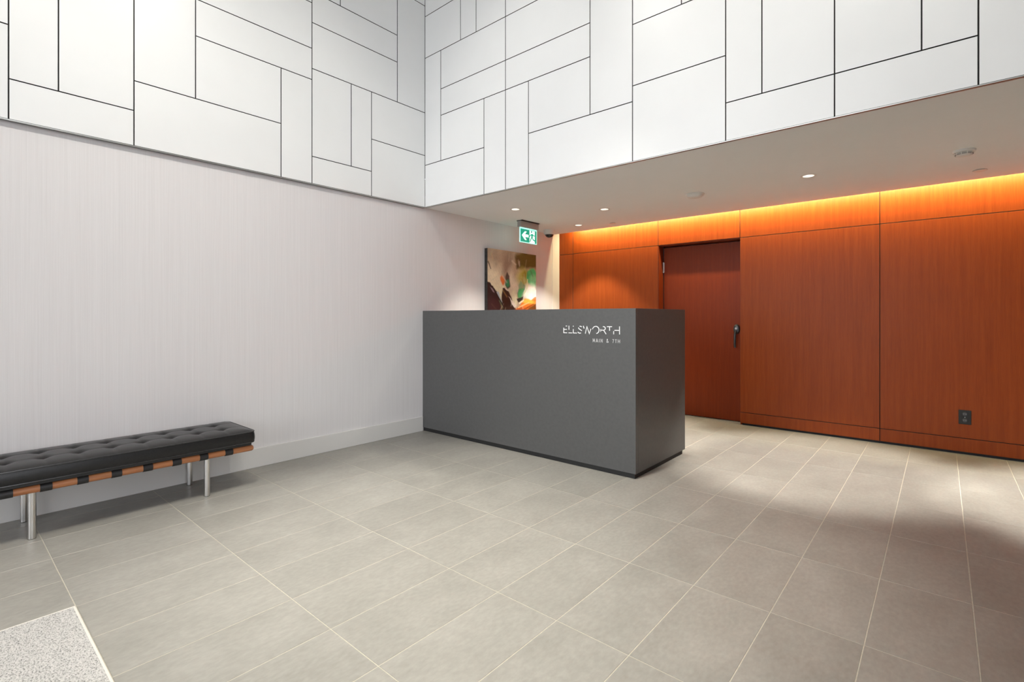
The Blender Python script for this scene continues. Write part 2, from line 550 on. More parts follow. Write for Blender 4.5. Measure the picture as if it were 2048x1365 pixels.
d1 = empty('door_1', (OX0, YD0, 0))
struct(d1, 'flush red wood door set back in the panelled wall')
def dbox(name, dims, mat, bevel=0.0, parent=None):
    o = box(name, dims, mat, bevel=bevel)
    o.parent = d1
    o.location = Vector(o.location) - d1.location
    return o
dbox('door_leaf', (OX0 + 0.012, OX1 - 0.004, YD0, YD0 + 0.045, 0.010, OZ - 0.012), 'wood_door', 0.001)
dbox('door_stop', (OX0, OX0 + 0.011, YD0 + 0.004, YD0 + 0.05, 0.003, OZ), 'black')
dbox('threshold', (OX0, OX1, YD0 - 0.012, YD0 + 0.05, 0.0005, 0.006), 'metal_trim')
for z in (0.28, 1.735):
    bm = bmesh.new()
    bm_lathe(bm, [(0, 0), (0.008, 0), (0.008, 0.042), (0.0075, 0.043), (0.0075, 0.044), (0.008, 0.045), (0.008, 0.087), (0.0075, 0.088),
                  (0.0075, 0.089), (0.008, 0.09), (0.008, 0.13), (0, 0.132)], (0, 0, 0), 14)
    bm_box(bm, 0.0, 0.012, 0.002, 0.006, 0.005, 0.125)
    h = finish('hinge', bm, 'steel', d1, True, loc=(0.008, -0.010, z))
    h['label'] = 'small steel hinge barrel'
# lever set: oval rose, cylinder, drop lever
hx, hz = -1.757 - OX0, 1.050
bm = bmesh.new()
bm_lathe(bm, [(0, -0.026), (0.024, -0.026), (0.031, -0.022), (0.036, -0.012), (0.037, 0.0), (0, 0.0)], (0, 0, 0), 28, 'Y')
for v in bm.verts:
    v.co.z *= 1.5
rose = finish('handle', bm, 'black_metal', d1, True, loc=(hx, 0.0, hz))
rose['label'] = 'black drop lever handle'
bm = bmesh.new()
bm_lathe(bm, [(0, -0.008), (0.011, -0.008), (0.0125, -0.005), (0.0125, 0.004), (0, 0.004)], (0, -0.026, 0.008), 20, 'Y')
finish('key_cylinder', bm, 'steel', rose, True)
bm = bmesh.new()
bm_tube(bm, [(0, -0.020, -0.030), (-0.002, -0.046, -0.040), (-0.004, -0.056, -0.065), (-0.006, -0.056, -0.13), (-0.006, -0.054, -0.185), (-0.004, -0.050, -0.205)],
        [0.012, 0.0135, 0.0135, 0.0125, 0.013, 0.010], 14)
finish('lever', bm, 'black_metal', rose, True)

wr = box('trim_4', (XL, XL + 0.005, 5.655, YW - 0.0005, 0, ZS + 0.255), 'strip_paint')
struct(wr, 'narrow white strip between wallpaper and wood')

# power outlet on the wood wall
po = empty('power_outlet', (0.153, YW, 0.323))
tag(po, 'black double power outlet low on the red wood wall', 'outlet')
bm = bmesh.new()
bm_box(bm, -0.041, 0.041, -0.007, 0.0, -0.061, 0.061, 0.0025)
finish('cover_plate', bm, 'black', po)
for dz in (0.027, -0.027):
    bm = bmesh.new()
    bm_lathe(bm, [(0, -0.003), (0.0155, -0.003), (0.017, -0.0015), (0.017, 0.001), (0, 0.001)], (0, -0.007, 0), 24, 'Y')
    s = finish('socket', bm, 'black_metal', po, True, loc=(0, 0, dz))
    for dx in (-0.0065, 0.0065):
        bm = bmesh.new()
        bm_box(bm, dx - 0.0013, dx + 0.0013, -0.0104, -0.0098, -0.003, 0.006)
        finish('slot', bm, 'grey_plastic', s)
bm = bmesh.new()
bm_lathe(bm, [(0, -0.0085), (0.003, -0.0082), (0.003, -0.006), (0, -0.006)], (0, 0, 0), 12, 'Y')
finish('screw', bm, 'steel', po, True)

# ------------------------------------------------------------------ walls behind the camera: glazed front and right wall
XFW = -0.35           # the front is glazed from the left wall to here
YG = 1.0             # the right wall is glazed up to here, solid beyond
wrt = box('wall_right', (XR, XR + 0.12, YG, 6.1, 0, ZC), 'grey_wall')
struct(wrt, 'dark grey wall on the right side of the lobby')
def glazed_front(name, label, loc, rz, xs, parent_len):
    wf = empty(name, loc, rz)
    struct(wf, label)
    for x in xs:
        box('mullion', (x - 0.03, x + 0.03, -0.06, 0.06, 0, ZC), 'mullion', wf)
    for a, b in zip(xs, xs[1:]):
        for z in (0.0, 2.35, ZC - 0.06):
            box('transom', (a + 0.03, b - 0.03, -0.05, 0.05, z, z + 0.06), 'mullion', wf)
        for z0, z1 in ((0.06, 2.35), (2.41, ZC - 0.06)):
            box('pane', (a + 0.03, b - 0.03, -0.004, 0.004, z0, z1), 'glass', wf)
    # a portal helps the renderer find the daylight coming in through the panes
    pl = bpy.data.lights.new('window_portal', 'AREA')
    pl.shape = 'RECTANGLE'
    pl.size = xs[-1] - xs[0]
    pl.size_y = ZC
    pl.cycles.is_portal = True
    plo = bpy.data.objects.new('window_portal', pl)
    COL.objects.link(plo)
    plo.parent = wf
    plo.location = ((xs[0] + xs[-1]) / 2, -0.08, ZC / 2)
    plo.rotation_euler = Vector((0, 1, 0)).to_track_quat('-Z', 'Z').to_euler()
    return wf
glazed_front('window_1', 'tall dark framed glazed front of the lobby', (0, YF, 0), 0.0,
             [XL + 0.03, -2.85, -1.60, XFW - 0.03], 0)
wfr = box('wall_front', (XFW, XR + 0.12, YF - 0.06, YF + 0.06, 0, ZC), 'plaster')
struct(wfr, 'plain white wall beside the glazed front')
glazed_front('window_2', 'tall dark framed glazed side of the lobby', (XR, YF, 0), math.pi / 2,
             [0.10, 1.40, YG - YF - 0.03], 0)
wre = box('rear_light_block', (XL - 0.15, XR + 0.12, 6.1, 6.2, 0, ZC), 'plaster')  # added out of view to stop sky light leaking in round the door
struct(wre, 'added plain wall blocking sky light behind the wood wall')
crf = box('roof_light_block', (XL - 0.15, XR + 0.12, YB + 0.161, 6.1, ZC, ZC + 0.1), 'plaster')  # unseen slab added to keep sky light out above the low ceiling
struct(crf, 'added slab blocking sky light behind the bulkhead')
pv = box('ground_pavement', (-30, 30, -30, 30, -0.24, -0.125), 'pavement')
struct(pv, 'grey concrete pavement outside the glazed front')
# ------------------------------------------------------------------ lamps
def downlight(x, y, z, label, power, angle, blend, col, depth=0.060, rad=0.042, group=None, extra=1.0):
    t = empty('downlight', (x, y, z))
    tag(t, label, 'downlight', group)
    bm = bmesh.new()
    bm_lathe(bm, [(rad - 0.001, 0.002), (rad - 0.001, -0.001), (rad + 0.012, -0.003), (rad + 0.018, -0.0005), (rad + 0.018, 0.0), (rad, 0.0)], (0, 0, 0), 36)
    finish('trim_ring', bm, 'white_plastic', t, True)
    bm = bmesh.new()
    bm_lathe(bm, [(rad - 0.0005, -0.0005), (rad - 0.004, depth * 0.5), (rad - 0.012, depth), ], (0, 0, 0), 36)
    finish('reflector', bm, 'reflector', t, True)
    bm = bmesh.new()
    bm_lathe(bm, [(0, depth - 0.002), (rad - 0.0115, depth - 0.002), (rad - 0.0115, depth + 0.004), (0, depth + 0.004)], (0, 0, 0), 28)
    finish('lens', bm, 'lens', t)
    spot('downlight_beam', t, (0, 0, -0.004), power * extra, col, angle, blend, 0.03)
    return t

names = ['small round downlight lit above the painting, left of the green exit sign',
         'small round downlight in the low ceiling, alone right of the exit sign',
         'small round downlight close to the wood wall, right of the dome camera',
         'small round downlight between the ceiling speaker and smoke detector']
for k, (x, y) in enumerate(DOWN[:4]):
    downlight(x, y, ZS, names[k], W_SOFFIT, (84, 60, 88, 60)[k], (0.65, 0.6, 0.4, 0.6)[k], WARM if k != 3 else NEUTRAL, group='downlights in the low ceiling',
              extra=(0.30, 1.0, 0.26, 1.1)[k])
downlight(*DOWN[4], ZS, 'small round downlight in the low ceiling, nearer of two beyond the smoke detector', W_SOFFIT, 60, 0.6, NEUTRAL, group='downlights in the low ceiling', extra=1.5)
downlight(*DOWN[5], ZS, 'small round downlight in the low ceiling by the right wall', W_SOFFIT, 60, 0.6, NEUTRAL, group='downlights in the low ceiling')

# (position, aim point, share of W_HIGH, cone, label)
HIGH = [((-1.85, 2.35), (-1.85, 2.35, 0), 1.35, 50, 'round downlight in the high ceiling nearest the desk'),
        ((-2.1, 0.75), (-2.1, 0.75, 0), 1.0, 52, 'round downlight in the high ceiling between bench and mat'),
        ((-0.8, 0.5), (-0.8, 0.5, 0), 0.4, 52, 'round downlight in the high ceiling above the entrance mat'),
        ((-1.7, 0.35), (-4.1, 0.25, 1.6), 0.42, 80, 'tilted downlight in the high ceiling aimed at the wall over the bench'),
        ((-1.7, 1.55), (-4.1, 1.50, 1.9), 0.32, 80, 'tilted downlight in the high ceiling aimed at the left cladding near the corner'),
        ((-2.5, 1.25), (-2.5, 3.37, 2.5), 0.18, 80, 'tilted downlight in the high ceiling aimed at the bulkhead over the desk'),
        ((-0.4, 1.25), (-0.4, 3.37, 2.5), 0.38, 80, 'tilted downlight in the high ceiling aimed at the bulkhead over the door')]
for (x, y), aim, share, cone, lab in HIGH:
    t = empty('ceiling_downlight', (x, y, ZC))
    tag(t, lab, 'downlight', 'downlights in the high ceiling')
    bm = bmesh.new()
    bm_lathe(bm, [(0.075, 0.0), (0.075, -0.006), (0.095, -0.005), (0.100, 0.0)], (0, 0, 0), 36)
    finish('trim_ring', bm, 'white_plastic', t, True)
    bm = bmesh.new()
    bm_lathe(bm, [(0, -0.003), (0.074, -0.003), (0.074, 0.0), (0, 0.0)], (0, 0, 0), 32)
    finish('lens', bm, 'lens', t)
    spot('downlight_beam', t, (0, 0, -0.012), W_HIGH * share, NEUTRAL, cone, 0.7 if cone < 60 else 1.0, 0.08,
         aim=Vector(aim) - Vector((x, y, ZC)))

# LED strip in the cove over the wood wall
cvl = empty('cove_light', (0, YCE, ZS + 0.085))
tag(cvl, 'warm LED strip hidden in the ceiling cove above the wood wall', 'light strip')
bm = bmesh.new()
bm_box(bm, -3.9, XR - 0.02, 0.0, 0.005, -0.012, 0.012)
bm_box(bm, -3.9, XR - 0.02, 0.005, 0.016, 0.010, 0.012)
finish('channel', bm, 'steel', cvl)
bm = bmesh.new()
bm_box(bm, -3.9, XR - 0.02, 0.0055, 0.015, -0.0095, 0.0095)
finish('diffuser', bm, 'cove_lens', cvl)
ld = bpy.data.lights.new('cove_strip', 'AREA')
ld.shape = 'RECTANGLE'
ld.size = XR + 3.85
ld.size_y = 0.02
ld.energy = W_COVE
ld.color = (1.0, 0.86, 0.46)
lo = bpy.data.objects.new('cove_strip', ld)
COL.objects.link(lo)
lo.parent = cvl
lo.location = ((XR - 3.85) / 2, 0.022, -0.004)
lo.rotation_euler = Vector((0, 0.75, -0.66)).to_track_quat('-Z', 'Z').to_euler()

# ------------------------------------------------------------------ front desk
DX0, DX1, DY0, DY1, DZ0, DZ1 = XL + 0.0015, -1.694, 3.360, 4.285, 0.037, 1.252
desk = empty('reception_desk', ((DX0 + DX1) / 2, (DY0 + DY1) / 2, 0))
tag(desk, 'charcoal grey block reception desk with white lettering on its front', 'desk')
def kbox(name, dims, mat, bevel=0.0012, label=None):
    o = box(name, dims, mat, bevel=bevel)
    o.parent = desk
    o.location = Vector(o.location) - desk.location
    if label: o['label'] = label
    return o
kbox('front_panel', (DX0, DX1, DY0, DY0 + 0.04, DZ0, DZ1), 'desk')
kbox('end_panel', (DX1 - 0.04, DX1, DY0 + 0.0402, DY1, DZ0, DZ1), 'desk')
kbox('counter_ledge', (DX0, DX1 - 0.0402, DY0 + 0.0402, DY0 + 0.32, DZ1 - 0.04, DZ1), 'desk')
kbox('worktop', (DX0 + 0.03, DX1 - 0.0402, DY0 + 0.0402, DY1 - 0.06, 0.71, 0.74), 'desk_inner')
kbox('support_panel', (DX0 + 0.004, DX0 + 0.029, DY0 + 0.0402, DY1 - 0.06, 0.0, DZ1 - 0.0402), 'desk')
kbox('inner_shelf', (DX0 + 0.03, DX1 - 0.0402, DY0 + 0.0402, DY0 + 0.31, 0.98, 1.0), 'desk_inner')
kbox('toe_kick', (DX0 + 0.004, DX1 - 0.012, DY0 + 0.010, DY0 + 0.03, 0.0005, DZ0), 'black', 0, 'recessed black plinth')
kbox('toe_kick', (DX1 - 0.032, DX1 - 0.012, DY0 + 0.0305, DY1 - 0.03, 0.0005, DZ0), 'black', 0, 'recessed black plinth')

# lettering: strokes with the diagonal cuts of the photographed sign, in units of the cap height
def bm_stroke(bm, pts, w, y0, y1):
    """flat extruded polyline in the xz plane with mitred joints"""
    P = [Vector((p[0], p[1])) for p in pts]
    n = len(P)
    L, R = [], []
    for i in range(n):
        if i == 0: d1_ = d2_ = (P[1] - P[0]).normalized()
        elif i == n - 1: d1_ = d2_ = (P[-1] - P[-2]).normalized()
        else: d1_, d2_ = (P[i] - P[i - 1]).normalized(), (P[i + 1] - P[i]).normalized()
        n1, n2 = Vector((-d1_.y, d1_.x)), Vector((-d2_.y, d2_.x))
        m = (n1 + n2).normalized()
        k = w / 2 / max(0.45, m.dot(n1))
        L.append(P[i] + m * k); R.append(P[i] - m * k)
    f = [[bm.verts.new((q.x, y, q.y)) for q in S] for y in (y0, y1) for S in (L, R)]
    for i in range(n - 1):
        bm.faces.new((f[0][i], f[1][i], f[1][i + 1], f[0][i + 1]))
        bm.faces.new((f[2][i], f[2][i + 1], f[3][i + 1], f[3][i]))
        bm.faces.new((f[0][i], f[0][i + 1], f[2][i + 1], f[2][i]))
        bm.faces.new((f[1][i], f[3][i], f[3][i + 1], f[1][i + 1]))
    bm.faces.new((f[0][0], f[2][0], f[3][0], f[1][0]))
    bm.faces.new((f[0][-1], f[1][-1], f[3][-1], f[2][-1]))
def arc(cx, cz, rx, rz, a0, a1, n=12):
    return [(cx + rx * math.cos(math.radians(a0 + (a1 - a0) * k / n)), cz + rz * math.sin(math.radians(a0 + (a1 - a0) * k / n))) for k in range(n + 1)]
# (letter, strokes): x runs 0..7.55 cap heights along the word, z 0..1
WORD = [
    ('E', [[(0.34, 0.95), (0.52, 0.95)], [(0.05, 0.72), (0.05, 0.05), (0.53, 0.05)], [(0.08, 0.50), (0.50, 0.50)]]),
    ('L', [[(0.80, 1.00), (0.80, 0.46)], [(0.74, 0.05), (1.26, 0.05)]]),
    ('L', [[(1.42, 1.00), (1.42, 0.88)], [(1.42, 0.56), (1.42, 0.05), (1.92, 0.05)]]),
    ('S', [arc(2.38, 0.70, 0.25, 0.25, 40, 110, 6), [(2.14, 0.78), (2.20, 0.62), (2.46, 0.46), (2.60, 0.36)],
           arc(2.33, 0.31, 0.30, 0.27, 205, 300, 8)]),
    ('W', [[(2.80, 1.00), (2.92, 0.66)], [(3.08, 0.0), (3.30, 0.90), (3.62, 0.0), (3.84, 0.64)]]),
    ('O', [arc(4.48, 0.50, 0.43, 0.46, 170, -80, 24)]),
    ('R', [[(5.12, 0.62), (5.12, 0.30)], arc(5.46, 0.72, 0.26, 0.23, 100, -90, 10) + [(5.06, 0.49)], [(5.52, 0.46), (5.82, 0.0)]]),
    ('T', [[(5.94, 0.95), (6.56, 0.95)], [(6.26, 0.92), (6.26, 0.44)]]),
    ('H', [[(6.78, 0.40), (6.78, 0.0)], [(6.88, 0.50), (7.48, 0.50)], [(7.50, 1.0), (7.50, 0.0)]]),
]
CAP = 0.0605
lsx = 0.511 / 7.55
base = Vector((-2.332, DY0, 1.0575)) - desk.location
sign = empty('lettering', base)
sign.parent = desk
sign['label'] = 'white raised lettering ELLSWORTH MAIN & 7TH'
for ch, strokes in WORD:
    bm = bmesh.new()
    for st in strokes:
        bm_stroke(bm, [(x * lsx, z * CAP) for x, z in st], 0.0058, -0.003, 0.0)
    finish('letter', bm, 'white_letter', sign)
# second line in condensed capitals
def cap_strokes(c):
    S = {
        'M': (1.0, [[(0.08, 0), (0.08, 1), (0.5, 0.25), (0.92, 1), (0.92, 0)]]),
        'A': (0.9, [[(0.02, 0), (0.45, 1), (0.88, 0)], [(0.16, 0.30), (0.74, 0.30)]]),
        'I': (0.3, [[(0.15, 0), (0.15, 1)]]),
        'N': (0.9, [[(0.08, 0), (0.08, 1), (0.82, 0), (0.82, 1)]]),
        '&': (0.95, [[(0.95, 0.0), (0.25, 0.72), (0.26, 0.90), (0.42, 1.0), (0.58, 0.90), (0.56, 0.74), (0.14, 0.40), (0.08, 0.2), (0.22, 0.03), (0.48, 0.0), (0.72, 0.14), (0.88, 0.44)]]),
        '7': (0.7, [[(0.02, 0.95), (0.66, 0.95), (0.25, 0)]]),
        'T': (0.8, [[(0.0, 0.95), (0.8, 0.95)], [(0.4, 0.92), (0.4, 0)]]),
        'H': (0.9, [[(0.08, 0), (0.08, 1)], [(0.82, 0), (0.82, 1)], [(0.1, 0.5), (0.8, 0.5)]]),
    }
    return S[c]
text = 'MAIN & 7TH'
unit_w = sum(cap_strokes(c)[0] if c != ' ' else 0.75 for c in text) + 0.55 * (len(text) - 1)
sx = 0.234 / unit_w
x = 0.277
for c in text:
    if c == ' ':
        x += (0.75 + 0.55) * sx
        continue
    w, strokes = cap_strokes(c)
    bm = bmesh.new()
    for st in strokes:
        bm_stroke(bm, [(x + px * sx, -0.0645 + pz * 0.0270) for px, pz in st], 0.0023, -0.003, 0.0)
    finish('letter', bm, 'white_letter', sign)
    x += (w + 0.55) * sx

# ------------------------------------------------------------------ bench
BY0, BY1, BXC = 0.094, 1.484, -3.868
bench = empty('bench', (BXC, (BY0 + BY1) / 2, 0))
tag(bench, 'long low black tufted leather bench with wood rails and steel legs', 'bench')
hb, hw = (BY1 - BY0) / 2, 0.243
def cushion():
    bm = bmesh.new()
    nx, ny = 46, 132
    r = 0.045
    cols_ = [-0.6 + 0.1515 * k + 0.07 for k in range(8)]
    cols_ = [c - sum(cols_) / 8 for c in cols_]
    rows_ = [-0.082, 0.082]
    def mapxy(u, v):
        x, y = u * hw, v * hb
        dx, dy = abs(x) - (hw - r), abs(y) - (hb - r)
        if dx > 0 and dy > 0:
            k = max(dx, dy) / math.hypot(dx, dy)
            x = math.copysign(hw - r + dx * k, x)
            y = math.copysign(hb - r + dy * k, y)
        return x, y
    def top(x, y, u, v):
        edge = min((1 - abs(u)) * hw, (1 - abs(v)) * hb)
        z = 0.392 + 0.020 * (1 - math.exp(-edge / 0.035))
        for cy in cols_:
            if abs(y - cy) > 0.16: continue
            z -= 0.0035 * math.exp(-((y - cy) / 0.010) ** 2) * (1 - math.exp(-edge / 0.03))
            for cx in rows_:
                d2 = (x - cx) ** 2 + (y - cy) ** 2
                z -= 0.015 * math.exp(-d2 / 0.0009) + 0.011 * math.exp(-d2 / 0.00013)
        for cx in rows_:
            z -= 0.0025 * math.exp(-((x - cx) / 0.010) ** 2) * (1 - math.exp(-edge / 0.03))
        return z
    g = [[None] * (ny + 1) for _ in range(nx + 1)]
    for i in range(nx + 1):
        u = -1 + 2 * i / nx
        for j in range(ny + 1):
            v = -1 + 2 * j / ny
            x, y = mapxy(u, v)
            g[i][j] = bm.verts.new((x, y, top(x, y, u, v)))
    for i in range(nx):
        for j in range(ny):
            bm.faces.new((g[i][j], g[i + 1][j], g[i + 1][j + 1], g[i][j + 1]))
    loop = [g[i][0] for i in range(nx)] + [g[nx][j] for j in range(ny)] + [g[i][ny] for i in range(nx, 0, -1)] + [g[0][j] for j in range(ny, 0, -1)]
    prev = loop
    for z, off in ((0.385, 0.003), (0.370, 0.006), (0.350, 0.0075), (0.332, 0.006), (0.320, 0.002), (0.316, -0.008)):
        ring = []
        for vv in loop:
            x, y = vv.co.x, vv.co.y
            cx_ = max(-(hw - r), min(hw - r, x)); cy_ = max(-(hb - r), min(hb - r, y))
            d = Vector((x - cx_, y - cy_))
            d = d.normalized() if d.length > 1e-6 else Vector((0, 0))
            ring.append(bm.verts.new((x + d.x * off, y + d.y * off, z)))
        for k in range(len(loop)):
            k2 = (k + 1) % len(loop)
            bm.faces.new((prev[k], ring[k], ring[k2], prev[k2]))
        prev = ring
    bm.faces.new(prev)
    outline = [(v.co.x, v.co.y) for v in loop]
    return bm, outline, rows_, cols_
bm, outline, rows_, cols_ = cushion()
cush = finish('cushion', bm, 'leather', bench, True)
cush['label'] = 'black tufted leather cushion'
for zz, off in ((0.3925, 0.006), (0.321, 0.004)):
    bm = bmesh.new()
    bm_tube(bm, [(x * (1 + off), y * (1 + off * 0.3), zz) for x, y in outline[::2]], 0.0042, 8, True)
    finish('piping', bm, 'piping', cush, True)
for cx in rows_:
    for cy in cols_:
        bm = bmesh.new()
        bm_lathe(bm, [(0, 0.003), (0.005, 0.0025), (0.009, 0.0), (0.007, -0.004), (0, -0.004)], (cx, cy, 0.3845), 14)
        finish('button', bm, 'leather', cush, True)
for sx_ in (1, -1):
    bm = bmesh.new()
    xx = sx_ * 0.205
    bm_lathe(bm, [(0, -hb + 0.005), (0.014, -hb + 0.006), (0.0195, -hb + 0.013), (0.0205, -hb + 0.03), (0.0205, hb - 0.03), (0.0195, hb - 0.013), (0.014, hb - 0.006), (0, hb - 0.005)],
             (xx, 0, 0.274), 20, 'Y')
    finish('rail', bm, 'rail', bench, True)
for cy in cols_:
    bm = bmesh.new()
    y0, y1 = cy - 0.0245, cy + 0.0245
    # band over the webbing span and round each rail, as one closed ribbon
    path = []
    R_ = 0.0232
    for k in range(13):
        a = math.radians(90 - 180 * k / 12)
        path.append((0.205 + R_ * math.cos(a), 0.274 + R_ * math.sin(a)))
    for k in range(13):
        a = math.radians(-90 - 180 * k / 12)
        path.append((-0.205 + R_ * math.cos(a), 0.274 + R_ * math.sin(a)))
    inner = []
    R2 = 0.0206
    for k in range(13):
        a = math.radians(90 - 180 * k / 12)
        inner.append((0.205 + R2 * math.cos(a), 0.274 + R2 * math.sin(a)))
    for k in range(13):
        a = math.radians(-90 - 180 * k / 12)
        inner.append((-0.205 + R2 * math.cos(a), 0.274 + R2 * math.sin(a)))
    # underside straps return only a short way: keep the ribbon open underneath between the rails
    A = [[bm.verts.new((p[0], y, p[1])) for p in path] for y in (y0, y1)]
    B = [[bm.verts.new((p[0], y, p[1])) for p in inner] for y in (y0, y1)]
    n = len(path)
    for k in range(n):
        k2 = (k + 1) % n
        if k == 12: continue
        bm.faces.new((A[0][k], A[0][k2], A[1][k2], A[1][k]))
        bm.faces.new((B[0][k], B[1][k], B[1][k2], B[0][k2]))
        bm.faces.new((A[0][k], B[0][k], B[0][k2], A[0][k2]))
        bm.faces.new((A[1][k], A[1][k2], B[1][k2], B[1][k]))
    for k in (12, 13):
        bm.faces.new((A[0][k], A[1][k], B[1][k], B[0][k]))
    s = finish('strap', bm, 'strap', bench, True)
    s['label'] = 'black leather strap wrapped round the wood rail'
    # low webbing pad between strap and cushion
for ly in (0.360 - bench.location.y, 1.202 - bench.location.y):
    bm = bmesh.new()
    bm_box(bm, -0.19, 0.19, ly - 0.02, ly + 0.02, 0.256, 0.290, 0.004)
    finish('cross_bar', bm, 'rail', bench)
    for lx in (-3.700 - BXC, -4.040 - BXC):
        bm = bmesh.new()
        bm_lathe(bm, [(0, 0.0008), (0.0155, 0.0008), (0.0175, 0.003), (0.0175, 0.262), (0, 0.262)], (lx, ly, 0), 24)
        finish('leg', bm, 'steel', bench, True)
bm = bmesh.new()
bm_box(bm, -0.226, 0.226, -hb + 0.022, hb - 0.022, 0.2975, 0.3165, 0.003)
ub = finish('seat_base', bm, 'strap', bench)

# ------------------------------------------------------------------ abstract painting on the left wall
PY0, PY1, PZ0, PZ1 = 4.293, 5.223, 0.98, 2.004
pt = empty('painting', (XL, (PY0 + PY1) / 2, PZ0))
tag(pt, 'abstract painting in green, orange, cream and dark brown above the desk', 'painting')
bm = bmesh.new()
bm_box(bm, 0.001, 0.048, -(PY1 - PY0) / 2, (PY1 - PY0) / 2, 0, PZ1 - PZ0, 0.002)
finish('canvas_edge', bm, 'canvas_edge', pt)
def srgb(h):
    c = [int(h[i:i + 2], 16) / 255 for i in (0, 2, 4)]
    return np.array([v / 12.92 if v <= 0.04045 else ((v + 0.055) / 1.055) ** 2.4 for v in c])
def paint_colours(S, Q):
    rng = np.random.RandomState(3)
    def wob(amp, fr, n=6):
        out = np.zeros_like(S)
        for _ in range(n):
            a, b, p = rng.uniform(-fr, fr), rng.uniform(-fr, fr), rng.uniform(0, 6.28)
            out += np.sin(a * S + b * Q + p)
        return amp * out / n
    s = S + wob(0.024, 26) + wob(0.013, 70)
    q = Q + wob(0.030, 26) + wob(0.016, 70)
    C = np.zeros(S.shape + (3,))
    C[:] = srgb('b9a78f')
    def blend(mask, col):
        m = np.clip(mask, 0, 1)[..., None]
        C[:] = C * (1 - m) + srgb(col) * m
    def blob(cx, cy, rx, ry, soft=0.35):
        d = np.sqrt(((s - cx) / rx) ** 2 + ((q - cy) / ry) ** 2)
        return (1 - d) / soft + 0.5
    def poly(pts, soft=0.012):
        inside = np.zeros(S.shape, bool)
        dist = np.full(S.shape, 9.0)
        n = len(pts)
        for i in range(n):
            (x0, y0), (x1, y1) = pts[i], pts[(i + 1) % n]
            cond = ((y0 > q) != (y1 > q)) & (s < (x1 - x0) * (q - y0) / ((y1 - y0) or 1e-9) + x0)
            inside ^= cond
            L2 = (x1 - x0) ** 2 + (y1 - y0) ** 2
            t = np.clip(((s - x0) * (x1 - x0) + (q - y0) * (y1 - y0)) / L2, 0, 1)
            dist = np.minimum(dist, np.hypot(s - x0 - t * (x1 - x0), q - y0 - t * (y1 - y0)))
        return np.where(inside, dist, -dist) / soft + 0.5
    blend(blob(0.30, 0.12, 0.5, 0.22, 0.9), 'ab9983')
    blend(blob(0.10, 0.52, 0.22, 0.26, 0.9), 'efe4c6')
    blend(blob(0.24, 0.72, 0.20, 0.22, 0.8), 'e9e5c4')
    blend(blob(0.40, 0.25, 0.10, 0.26, 0.9), '917f6e')
    blend(blob(0.55, 0.50, 0.16, 0.22, 0.9), 'e6dcc4')
    blend(blob(0.55, 0.30, 0.07, 0.16, 0.9), 'b7a78f')
    blend(poly([(0.56, 0.06), (0.74, -0.03), (1.1, -0.03), (1.1, 0.24), (0.8, 0.25), (0.68, 0.28), (0.56, 0.27)], 0.07), '565022')
    blend(poly([(0.55, 0.10), (0.62, 0.08), (0.66, 0.25), (0.57, 0.28)], 0.05), '4c4023')
    blend(blob(0.72, 0.42, 0.13, 0.16, 0.8), 'bdb96a')
    blend(blob(0.74, 0.36, 0.06, 0.07, 0.8), 'a59a38')
    blend(blob(0.92, 0.40, 0.13, 0.15, 0.25), '4fc67c')
    blend(blob(0.96, 0.46, 0.10, 0.10, 0.6), '86e0a4')
    blend(blob(0.90, 0.68, 0.20, 0.15, 0.6), 'fffcf0')  # white patch with the downlight's bright spot painted into it
    blend(blob(0.52, 0.80, 0.06, 0.16, 0.6), 'e7e3c2')
    blend(poly([(0.60, 0.56), (0.66, 0.47), (0.75, 0.56), (0.73, 0.72), (0.66, 0.78), (0.59, 0.74)], 0.02), '8fae86')
    blend(poly([(0.61, 0.62), (0.68, 0.60), (0.74, 0.62), (0.68, 0.76), (0.60, 0.77)], 0.02), '4fb070')
    blend(poly([(0.35, 0.46), (0.38, 0.36), (0.44, 0.42), (0.44, 0.60), (0.39, 0.64), (0.34, 0.58)], 0.02), '4b443f')
    blend(poly([(0.36, 0.50), (0.42, 0.49), (0.43, 0.58), (0.39, 0.61), (0.35, 0.57)], 0.02), '2f8f62')
    blend(blob(0.29, 0.50, 0.04, 0.07, 0.4), 'd9793f')
    blend(poly([(-0.1, 0.52), (0.04, 0.54), (0.14, 0.64), (0.24, 0.78), (0.30, 0.95), (0.32, 2), (-0.1, 2)], 0.012), '2a1d1f')
    blend(poly([(0.28, 0.62), (0.36, 0.62), (0.43, 0.72), (0.48, 0.86), (0.58, 0.96), (0.56, 2), (0.30, 2), (0.27, 0.80)], 0.015), '33241f')
    blend(blob(0.14, 0.92, 0.12, 0.14, 0.7), '3a2226')
    blend(poly([(0.57, 0.78), (0.66, 0.76), (0.73, 0.73), (0.70, 0.80), (0.60, 0.83)], 0.012), '2c2c25')
    blend(poly([(0.56, 0.97), (0.63, 0.88), (0.75, 0.79), (0.88, 0.80), (1.1, 0.70), (1.1, 2), (0.56, 2)], 0.015), 'ea7c2c')
    blend(blob(0.82, 0.83, 0.14, 0.04, 0.8), 'f2c14f')
    blend(blob(0.66, 0.98, 0.10, 0.06, 0.8), 'b95a28')
    blend(poly([(1.1, 0.84), (0.96, 0.86), (0.86, 0.95), (0.78, 1.03), (0.8, 2), (1.1, 2)], 0.02), '7a4a22')
    blend(poly([(0.40, 0.78), (0.46, 0.83), (0.57, 0.89), (0.54, 0.93), (0.47, 0.89)], 0.010), 'efe6da')
    blend(poly([(0.16, 0.69), (0.19, 0.68), (0.28, 0.84), (0.29, 0.90), (0.24, 0.82)], 0.010), 'b9c6cc')
    blend(poly([(0.05, 0.60), (0.09, 0.62), (0.13, 0.69), (0.09, 0.68)], 0.010), '8d8790')
